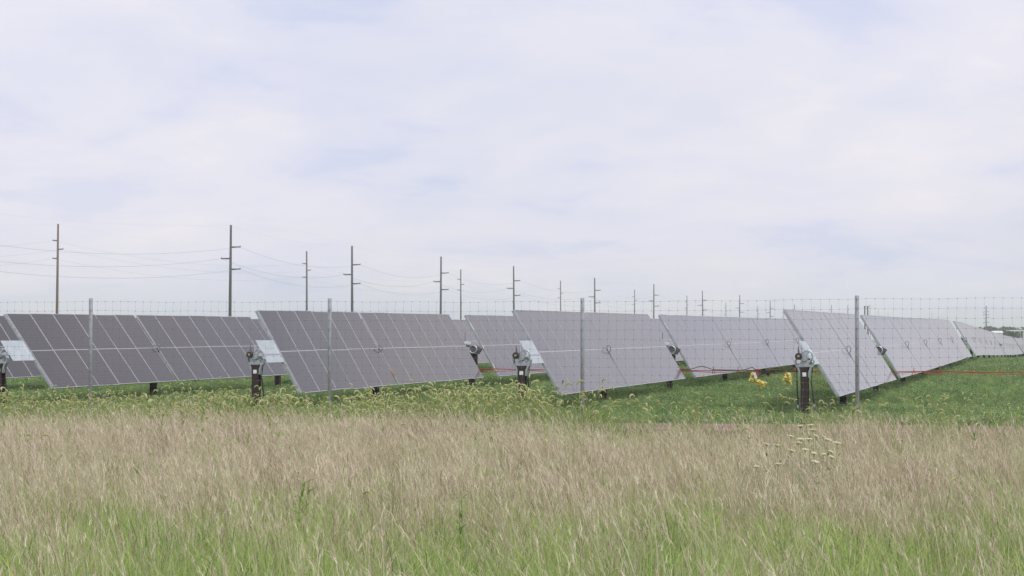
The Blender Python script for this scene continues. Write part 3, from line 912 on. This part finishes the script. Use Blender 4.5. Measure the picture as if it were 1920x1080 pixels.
# ------------------------------------------------------------------ vegetation: clump meshes
class Clump:
    def __init__(s): s.v = []; s.f = []; s.sh = []; s.m = []
    def blade(s, p, d, h, w, bend, shade, mi=0, seg=3, face=None, pw=2.0):
        """tapered ribbon from p rising h, leaning along d with bend"""
        a = face if face is not None else rnd.uniform(0, math.pi)
        wx, wy = math.cos(a) * w / 2, math.sin(a) * w / 2
        n = len(s.v)
        for i in range(seg):
            t = i / seg
            k = bend * t ** pw
            c = (p[0] + d[0] * k * h, p[1] + d[1] * k * h, p[2] + h * t * (1 - 0.25 * bend * t))
            ww = 1 - 0.55 * t
            s.v.append((c[0] - wx * ww, c[1] - wy * ww, c[2])); s.v.append((c[0] + wx * ww, c[1] + wy * ww, c[2]))
            s.sh += [shade] * 2
        s.v.append((p[0] + d[0] * bend * h, p[1] + d[1] * bend * h, p[2] + h * (1 - 0.25 * bend))); s.sh.append(shade)
        for i in range(seg - 1):
            s.f.append((n + 2 * i, n + 2 * i + 1, n + 2 * i + 3, n + 2 * i + 2)); s.m.append(mi)
        s.f.append((n + 2 * seg - 2, n + 2 * seg - 1, n + 2 * seg)); s.m.append(mi)
        return s.v[-1]
    def tube(s, pts, rad, shade, mi, n=4):
        mb = MB(); mb.tube(pts, rad, n, mi)
        o = len(s.v)
        s.v += mb.v; s.f += [tuple(o + i for i in f) for f in mb.f]; s.m += mb.m
        s.sh += [shade + rnd.uniform(-.1, .1) for _ in mb.v]
    def make(s, name, mats, coll):
        me = bpy.data.meshes.new(name); me.from_pydata(s.v, [], s.f)
        for m in mats: me.materials.append(m)
        me.polygons.foreach_set('material_index', s.m)
        at = me.attributes.new('shade', 'FLOAT', 'POINT')
        at.data.foreach_set('value', np.clip(np.array(s.sh, dtype=np.float32), 0, 1))
        o = bpy.data.objects.new(name, me)
        coll.objects.link(o)
        return o

def rdir():
    a = rnd.uniform(0, 2 * math.pi)
    return (math.cos(a), math.sin(a))
def wdir():                       # wind pushes the stalks a little to the left
    a = math.pi + rnd.gauss(0, .8)
    return (math.cos(a), math.sin(a))

def coll_of(name, fn, count, mats):
    c = bpy.data.collections.new(name)
    for i in range(count):
        k = Clump(); fn(k); k.make(f'{name}_{i:02d}', mats, c)
    return c

def f_dry(k):
    lean = rnd.uniform(.05, .40); cb = rnd.uniform(.25, .75)
    for _ in range(22):
        p = (rnd.gauss(0, .13), rnd.gauss(0, .10), 0)
        h = rnd.uniform(.36, .72); d = wdir()
        sh = min(1, max(0, rnd.gauss(cb, .25)))
        tip = k.blade(p, d, h, rnd.uniform(.0022, .0046), lean + rnd.uniform(-.12, .25), sh, 0, 3, pw=1.35)
        if rnd.random() < .7:                       # narrow seed head
            for _ in range(3):
                q = rnd.uniform(.72, .97)
                base_ = (p[0] + (tip[0] - p[0]) * q * q, p[1] + (tip[1] - p[1]) * q * q, p[2] + (tip[2]) * q)
                k.blade(base_, rdir(), rnd.uniform(.05, .10), rnd.uniform(.003, .006), .5, sh + .15, 0, 2)
    for _ in range(4):
        k.blade((rnd.gauss(0, .13), rnd.gauss(0, .10), 0), rdir(), rnd.uniform(.2, .42), .004, rnd.uniform(.3, 1.1), rnd.uniform(.1, .6), 0, 3)
    for _ in range(11):
        k.blade((rnd.gauss(0, .13), rnd.gauss(0, .10), 0), rdir(), rnd.uniform(.2, .52), .005, rnd.uniform(.1, .7), rnd.uniform(.2, 1), 1, 3)
def f_stalk(k):
    """a few long pale straws leaning out of the turf"""
    d = wdir()
    for _ in range(3):
        p = (rnd.gauss(0, .10), rnd.gauss(0, .10), 0)
        h = rnd.uniform(.42, .78)
        tip = k.blade(p, d, h, rnd.uniform(.0034, .0062), rnd.uniform(.1, .75), rnd.uniform(.55, 1), 0, 5, pw=1.6)
        for _ in range(7):
            q = rnd.uniform(.7, 1.0)
            base_ = (p[0] + (tip[0] - p[0]) * q * q, p[1] + (tip[1] - p[1]) * q * q, tip[2] * q)
            k.blade(base_, (d[0] + rnd.uniform(-.6, .6), d[1] + rnd.uniform(-.6, .6)), rnd.uniform(.03, .07), rnd.uniform(.003, .006), .9, rnd.uniform(.5, 1), 0, 2)
def f_green(k):
    cb = rnd.uniform(.15, .85)
    for _ in range(28):
        k.blade((rnd.gauss(0, .09), rnd.gauss(0, .09), 0), rdir(), rnd.uniform(.2, .52), rnd.uniform(.004, .010), rnd.uniform(.1, .9), min(1, max(0, rnd.gauss(cb, .25))), 1, 4)
    for _ in range(5):
        k.blade((rnd.gauss(0, .1), rnd.gauss(0, .1), 0), wdir(), rnd.uniform(.3, .58), .003, rnd.uniform(.1, .5), rnd.uniform(.4, 1), 0, 3)
def foxstem(k, p, H, d):
    sh = rnd.random()
    n = 5; pts = []
    lean = rnd.uniform(.04, .25)
    for i in range(n):
        t = i / (n - 1)
        pts.append((p[0] + d[0] * lean * H * t * t, p[1] + d[1] * lean * H * t * t, H * t))
    k.tube(pts, [.0028, .0026, .0022, .002, .0018], sh, 3, 3)
    e = pts[-1]
    Lh = rnd.uniform(.09, .14); R = rnd.uniform(.030, .048)
    arc = Lh / R
    hp = []
    for i in range(7):
        a = arc * i / 6
        q = R * (1 - math.cos(a)); z = R * math.sin(a)
        hp.append((e[0] + d[0] * (q + lean * .1 * i / 6), e[1] + d[1] * q, e[2] + z))
    shh = rnd.gauss(.5, .22)
    k.tube(hp, [.004, .0085, .0105, .011, .0105, .008, .003], shh, 2, 5)
    for i in range(16):                       # bristles
        j = rnd.randint(0, 5); f = rnd.random()
        c = [hp[j][m] * (1 - f) + hp[j + 1][m] * f for m in range(3)]
        dd = rdir()
        k.blade(tuple(c), dd, rnd.uniform(.006, .018), .0025, 1.0, shh + .25, 2, 1)
    for _ in range(4):
        z0 = rnd.uniform(0.05, .6) * H
        k.blade((p[0], p[1], z0), rdir(), rnd.uniform(.14, .28), rnd.uniform(.007, .013), rnd.uniform(.6, 1.5), rnd.random(), 3, 4)
def f_fox(k):
    for _ in range(3):
        foxstem(k, (rnd.gauss(0, .12), rnd.gauss(0, .12), 0), rnd.uniform(.38, .66), rdir())
    for _ in range(22):
        k.blade((rnd.gauss(0, .13), rnd.gauss(0, .13), 0), rdir(), rnd.uniform(.2, .45), rnd.uniform(.006, .012), rnd.uniform(.2, 1.1), rnd.random(), 3, 4)
    for _ in range(3):
        k.blade((rnd.gauss(0, .1), rnd.gauss(0, .1), 0), wdir(), rnd.uniform(.35, .6), .003, rnd.uniform(.1, .4), rnd.uniform(.4, 1), 0, 3)
def f_weed(k):
    """leafy upright weed with small rusty or pale seed clusters"""
    H = rnd.uniform(.4, .62); d = rdir(); lean = rnd.uniform(0, .2)
    pts = [(d[0] * lean * H * t * t, d[1] * lean * H * t * t, H * t) for t in (0, .35, .7, 1)]
    k.tube(pts, [.004, .0035, .003, .002], .3, 1, 3)
    for _ in range(16):
        z0 = rnd.uniform(.08, .9) * H
        k.blade((d[0] * lean * z0, d[1] * lean * z0, z0), rdir(), rnd.uniform(.04, .12), rnd.uniform(.012, .024), rnd.uniform(.8, 1.6), rnd.random(), 1, 3)
    for _ in range(3):
        a = rdir(); z0 = rnd.uniform(.6, .95) * H
        for j in range(6):
            z1 = z0 + .02 * j
            k.blade((a[0] * .012 * j, a[1] * .012 * j, z1), rdir(), .016, .010, 1.0, rnd.uniform(.0, .4), 0, 1)
def f_fox1(k):
    foxstem(k, (0, 0, 0), rnd.uniform(.5, .68), rdir())
def f_lawn(k):
    cb = rnd.uniform(.1, .8)
    for _ in range(34):
        k.blade((rnd.gauss(0, .14), rnd.gauss(0, .14), 0), rdir(), rnd.uniform(.05, .15), rnd.uniform(.008, .02), rnd.uniform(.3, 1.3), min(1, max(0, rnd.gauss(cb, .22))), 0, 2)
    for _ in range(18):
        a = rdir(); c = (rnd.gauss(0, .14), rnd.gauss(0, .14), rnd.uniform(.04, .12)); s_ = rnd.uniform(.014, .036)
        n = len(k.v)
        tz = rnd.uniform(-.5, .5) * s_
        k.v += [(c[0] - a[0] * s_, c[1] - a[1] * s_, c[2] - tz), (c[0] - a[1] * s_ * .6, c[1] + a[0] * s_ * .6, c[2]),
                (c[0] + a[0] * s_, c[1] + a[1] * s_, c[2] + tz), (c[0] + a[1] * s_ * .6, c[1] - a[0] * s_ * .6, c[2])]
        k.sh += [min(1, max(0, rnd.gauss(cb + .1, .25)))] * 4; k.f.append((n, n + 1, n + 2, n + 3)); k.m.append(0)

MV = [M_dry, M_green, M_fox, M_foxleaf]
C_dry = coll_of('dry_clump', f_dry, 14, MV)
C_weed = coll_of('weed_plant', f_weed, 8, MV)
C_stalk = coll_of('straw_clump', f_stalk, 9, MV)
C_green = coll_of('green_clump', f_green, 12, MV)
C_fox = coll_of('foxtail_clump', f_fox, 12, MV)
C_fox1 = coll_of('foxtail_stem', f_fox1, 8, MV)
C_lawn = coll_of('lawn_clump', f_lawn, 14, [M_lawn])

def scatter(name, label, cat, coll, P, S, Tt, seed):
    """points mesh + geometry nodes that set one clump on every point"""
    r = np.random.default_rng(seed)
    n = len(P)
    me = bpy.data.meshes.new(name)
    me.vertices.add(n)
    me.vertices.foreach_set('co', np.asarray(P, dtype=np.float32).ravel())
    a = me.attributes.new('scl', 'FLOAT', 'POINT'); a.data.foreach_set('value', np.asarray(S, dtype=np.float32))
    a = me.attributes.new('tint', 'FLOAT', 'POINT'); a.data.foreach_set('value', np.asarray(Tt, dtype=np.float32))
    a = me.attributes.new('pick', 'INT', 'POINT'); a.data.foreach_set('value', r.integers(0, len(coll.objects), n).astype(np.int32))
    rot = np.zeros((n, 3), dtype=np.float32)
    rot[:, 0] = r.normal(0, .07, n); rot[:, 1] = r.normal(0, .07, n); rot[:, 2] = r.normal(0, .45, n) if 'dry' in name else r.uniform(0, 6.28, n)
    a = me.attributes.new('rot', 'FLOAT_VECTOR', 'POINT'); a.data.foreach_set('vector', rot.ravel())
    o = link(name, me)
    ng = bpy.data.node_groups.new(name, 'GeometryNodeTree')
    ng.interface.new_socket('Geometry', in_out='INPUT', socket_type='NodeSocketGeometry')
    ng.interface.new_socket('Geometry', in_out='OUTPUT', socket_type='NodeSocketGeometry')
    gi = ng.nodes.new('NodeGroupInput'); go = ng.nodes.new('NodeGroupOutput')
    ip = ng.nodes.new('GeometryNodeInstanceOnPoints')
    ci = ng.nodes.new('GeometryNodeCollectionInfo')
    ci.inputs['Collection'].default_value = coll
    ci.inputs['Separate Children'].default_value = True
    ci.inputs['Reset Children'].default_value = True
    ip.inputs['Pick Instance'].default_value = True
    def attr(nm, ty):
        q = ng.nodes.new('GeometryNodeInputNamedAttribute'); q.data_type = ty; q.inputs['Name'].default_value = nm
        return q.outputs['Attribute']
    K = ng.links.new
    K(gi.outputs[0], ip.inputs['Points']); K(ci.outputs[0], ip.inputs['Instance'])
    K(attr('pick', 'INT'), ip.inputs['Instance Index'])
    K(attr('rot', 'FLOAT_VECTOR'), ip.inputs['Rotation'])
    K(attr('scl', 'FLOAT'), ip.inputs['Scale'])
    K(ip.outputs[0], go.inputs[0])
    md = o.modifiers.new('scatter', 'NODES'); md.node_group = ng
    tag(o, label, cat, kind='stuff')
    return o

def fbm(x, y, s, seed=0.0):
    return mnoise.fractal(Vector((x * s + seed, y * s + seed * 1.7, seed)), 0.9, 2.1, 4)

def gen(dens, y0, y1, acc, seed, xl=-90, xr=2010):
    """random ground points inside the view; acc(X, Y, px) -> None or (scale, tint)"""
    r = np.random.default_rng(seed)
    P = []; S = []; Tt = []
    area = (y1 * y1 - y0 * y0) / 2 * (xr - xl) / F
    for _ in range(int(area * dens)):
        Y = math.sqrt(r.uniform(y0 * y0, y1 * y1))
        px = r.uniform(xl, xr)
        X = (px - 960) / F * Y
        q = acc(X, Y, px, r)
        if q is None: continue
        P.append((X, Y, ground_z(Y))); S.append(q[0]); Tt.append(q[1])
    return P, S, Tt

def sstep(a, b, x):
    t = min(1, max(0, (x - a) / (b - a))); return t * t * (3 - 2 * t)

def brown_lim(px):
    return 30.0 - 4.6 * sstep(700, 1250, px)
def a_dry(X, Y, px, r):
    n = fbm(X, Y, .35, 3.0); n2_ = fbm(X, Y, 1.3, 8.0); n3 = fbm(X, Y, .12, 14.0)
    lim = brown_lim(px) + 2.2 * n + 1.6 * fbm(X, Y, .9, 61.0)
    if Y > lim: return None
    p = 1.0 - .90 * sstep(16.2 + 4.4 * n, 12.2 + 3.4 * n, Y)
    p *= 1 - .80 * sstep(-.10, .25, n2_ + .5 * n3)
    p *= 1 - .6 * sstep(lim - 4, lim, Y)
    if r.random() > p: return None
    return (.84 + .20 * n + r.normal(0, .12), float(np.clip(.18 + .7 * n2_ + .4 * n3 + .3 * sstep(lim - 6, lim, Y) * sstep(900, 1250, px) + r.normal(0, .2), 0, .9)))
def a_stalk(X, Y, px, r):
    n = fbm(X, Y, .35, 3.0)
    if Y > brown_lim(px) + 1.6 * n: return None
    if r.random() < .72 * sstep(17, 12, Y) + .35 * sstep(-.1, .3, fbm(X, Y, 1.3, 8.0)): return None
    return (.86 + .12 * n + r.normal(0, .12), float(np.clip(r.normal(.08, .15), 0, .7)))
def a_green(X, Y, px, r):
    n = fbm(X, Y, .35, 3.0); n2_ = fbm(X, Y, 1.3, 8.0); n3 = fbm(X, Y, .12, 14.0)
    if Y > brown_lim(px) + 1.0 + n: return None
    p = .95 * sstep(17.0 + 4.4 * n, 12.6 + 3.4 * n, Y) + .20 + .80 * sstep(-.15, .28, n2_ + .5 * n3)
    if r.random() > p: return None
    return (.78 + .2 * n2_ + r.normal(0, .12), float(np.clip(r.normal(.22, .2), 0, .8)))
def a_fox(X, Y, px, r):
    n = fbm(X, Y, .5, 5.0)
    right = sstep(880, 1200, px)
    far = 42 - 4 * right + 2.5 * n
    near = 26.0 + 1.8 * n + 2.5 * fbm(X, Y, .9, 71.0)
    if Y > far or Y < near: return None
    p = (1 - .93 * right) * (0.22 + .85 * sstep(-.2, .35, n)) * sstep(near, near + 4, Y)
    if right > .5 and Y > fence_y(X) - 2: return None
    p *= 1 - .7 * sstep(36, 40, Y)
    if r.random() > p: return None
    n4 = fbm(X, Y, 1.1, 31.0)
    tall = .28 * math.exp(-((px - 985) / 110) ** 2)
    return (.84 + .2 * n + .45 * n4 + tall + r.normal(0, .15) - .15 * sstep(34, 42, Y), float(np.clip(r.normal(.25, .28), 0, 1)))
def a_fox1(X, Y, px, r):
    lim = fence_y(X) - 2.5
    if Y > lim: return None
    w = sstep(20, 27, Y) * .9 + .05
    if r.random() > w: return None
    return (.88 + r.normal(0, .1), float(np.clip(r.normal(.2, .2), 0, .8)))
def a_lawn(X, Y, px, r):
    fy = fence_y(X)
    if Y < fy + 1.5: return None
    n = fbm(X, Y, .25, 11.0)
    p = 1.0 - .85 * sstep(.10, .38, n)
    p *= 1.0 if Y < 60 else 60 / Y
    if r.random() > p: return None
    n5 = fbm(X, Y, .9, 21.0)
    s = .85 + .3 * n + .7 * n5 + r.normal(0, .2)
    s = min(max(.35, s), 1.7 if Y > 60 else 1.35)
    if Y > 60: s *= 1.0 + (Y - 60) / 90
    return (s, float(np.clip(.12 + .7 * n + r.normal(0, .18), 0, .9)))

scatter('dry_grass', 'dry pinkish tan grass filling the foreground', 'grass', C_dry, *gen(31, 5.5, 34, a_dry, 1), 1)
scatter('dry_straws', 'long pale dry straws leaning out of the foreground grass', 'grass', C_stalk, *gen(24, 5.5, 32, a_stalk, 6), 6)
scatter('green_grass', 'fresh green grass blades low in the foreground and between the dry stalks', 'grass', C_green, *gen(42, 5.5, 32, a_green, 2), 2)
scatter('foxtail_grass', 'pale green nodding foxtail grass growing along the wire fence', 'grass', C_fox, *gen(13, 24, 46, a_fox, 3), 3)
scatter('foxtail_stalks', 'single nodding foxtail heads rising over the dry grass', 'grass', C_fox1, *gen(2.6, 9, 38, a_fox1, 4), 4)
def a_weed(X, Y, px, r):
    n = fbm(X, Y, .6, 41.0)
    if Y > 31 + 9 * sstep(1150, 900, px): return None
    if r.random() > (sstep(.0, .35, n) + .06) * (1.6 if px < 1150 else 1.0) * (.12 + .88 * sstep(20, 26, Y)): return None
    return (.9 + .3 * n + r.normal(0, .16), float(np.clip(r.normal(.15, .2), 0, .8)))
def a_tuft(X, Y, px, r):
    if Y < fence_y(X) + 1.7: return None
    n = fbm(X, Y, .5, 51.0)
    if r.random() > .25 + sstep(-.2, .4, n): return None
    return (max(.2, .42 + .25 * n + r.normal(0, .10)), float(np.clip(r.normal(.3, .25), 0, .9)))
scatter('rough_grass_tufts', 'short rough grass tufts among the weeds between the solar rows', 'grass', C_green, *gen(3.2, 36, 90, a_tuft, 12), 12)
scatter('leafy_weeds', 'leafy upright weeds mixed into the grass along the wire fence', 'weeds', C_weed, *gen(7, 13, 42, a_weed, 8), 8)
scatter('low_weeds', 'short dense green weeds covering the ground between the solar rows', 'ground cover', C_lawn, *gen(17, 36, 150, a_lawn, 5), 5)

# ------------------------------------------------------------------ flat-topped cream wildflowers
heads = [(1437, 833), (1457, 835), (1520, 797), (1524, 806), (1530, 818), (1544, 820), (1552, 824), (1569, 830), (1502, 823),
         (1497, 830), (1510, 843), (1526, 850), (1544, 852), (1558, 847), (1418, 875), (1459, 870), (1516, 823), (1484, 845), (1529, 866), (1500, 799),
         (1483, 818), (1560, 857)]
hs_sorted = sorted(heads, key=lambda q: q[0])
for gi_, h_ in enumerate(hs_sorted):
    hs_ = [h_]
    Y = 18.2 - .028 * (h_[1] - 797) + rnd.uniform(-.3, .3)
    b0 = pt(h_[0] + rnd.uniform(-6, 6), 700, Y)
    rowk = 'high' if h_[1] < 822 else ('low' if h_[1] > 846 else 'middle height')
    ordn = ['first', 'second', 'third', 'fourth', 'fifth', 'sixth', 'seventh', 'eighth', 'ninth', 'tenth', 'eleventh', 'twelfth', 'thirteenth', 'fourteenth',
            'fifteenth', 'sixteenth', 'seventeenth', 'eighteenth', 'nineteenth', 'twentieth', 'twenty-first', 'last'][gi_]
    lb = f'cream flat-topped wildflower, {rowk} in the dry grass, {ordn} of the patch from its left'
    o = thing('wildflower', lb, 'wildflower', (b0.x, Y, ground_z(Y)), 0, 'cream wildflowers in the dry grass')
    for (hx, hy) in hs_:
        hp = pt(hx, hy, Y) - o.location
        d = Vector((rnd.uniform(-.1, .1), rnd.uniform(-.1, .1), 0))
        st = MB(); st.tube([(0, 0, 0), (hp.x * .3 + d.x * .4, d.y * .4, hp.z * .5), (hp.x, 0, hp.z - .02)], [.0032, .0024, .0016], 5)
        so = st.obj('stem', M_stem, o)
        for _ in range(7):
            z0 = rnd.uniform(.15, .85) * hp.z
            lf = MB(); a = rnd.uniform(0, 6.28); ll_ = rnd.uniform(.04, .10)
            c0 = Vector((hp.x * z0 / hp.z, 0, z0)); e = Vector((math.cos(a) * ll_, math.sin(a) * ll_, ll_ * .5))
            w_ = Vector((-math.sin(a), math.cos(a), 0)) * .008
            lf.face([c0, c0 + e * .5 + w_, c0 + e, c0 + e * .5 - w_]); lf.obj('leaf', M_stem, so)
        um = MB(); R = rnd.uniform(.020, .038)
        tl = Matrix.Rotation(rnd.uniform(-.1, .55), 3, 'Y') @ Matrix.Rotation(rnd.uniform(-.15, .2), 3, 'X')
        for _ in range(50):
            a = rnd.uniform(0, 6.28); q = R * math.sqrt(rnd.random())
            c = tl @ Vector((q * math.cos(a), q * math.sin(a), .006 - q * q * 5 + rnd.uniform(-.002, .003)))
            s_ = rnd.uniform(.003, .006)
            um.box(c, (s_ * 1.6, s_ * 1.6, s_), 0, Matrix.Rotation(rnd.uniform(0, 3), 3, 'Z'))
        for q in range(9):
            a = q * .7
            um.tube([(0, 0, -.02), tl @ Vector((R * .7 * math.cos(a), R * .7 * math.sin(a), 0))], [.0015, .001], 3, 1)
        um.obj('flower_head', [M_umbel, M_stem], o, loc=(hp.x, 0, hp.z))

# ------------------------------------------------------------------ thin haze
hb = MB(); hb.box((0, 2240, 15), (5200, 4600, 39))
hm = bpy.data.materials.new('thin haze'); hm.use_nodes = True
t = hm.node_tree; t.nodes.clear()
o_ = t.nodes.new('ShaderNodeOutputMaterial'); pv_ = t.nodes.new('ShaderNodeVolumePrincipled')
pv_.inputs['Color'].default_value = (0.985, 0.985, 1.0, 1); pv_.inputs['Density'].default_value = 0.00035
pv_.inputs['Anisotropy'].default_value = 0.2
t.links.new(pv_.outputs[0], o_.inputs['Volume'])
hz_ = hb.obj('haze', hm); hz_['kind'] = 'stuff'
hz_['label'] = 'thin pale summer haze over the fields'
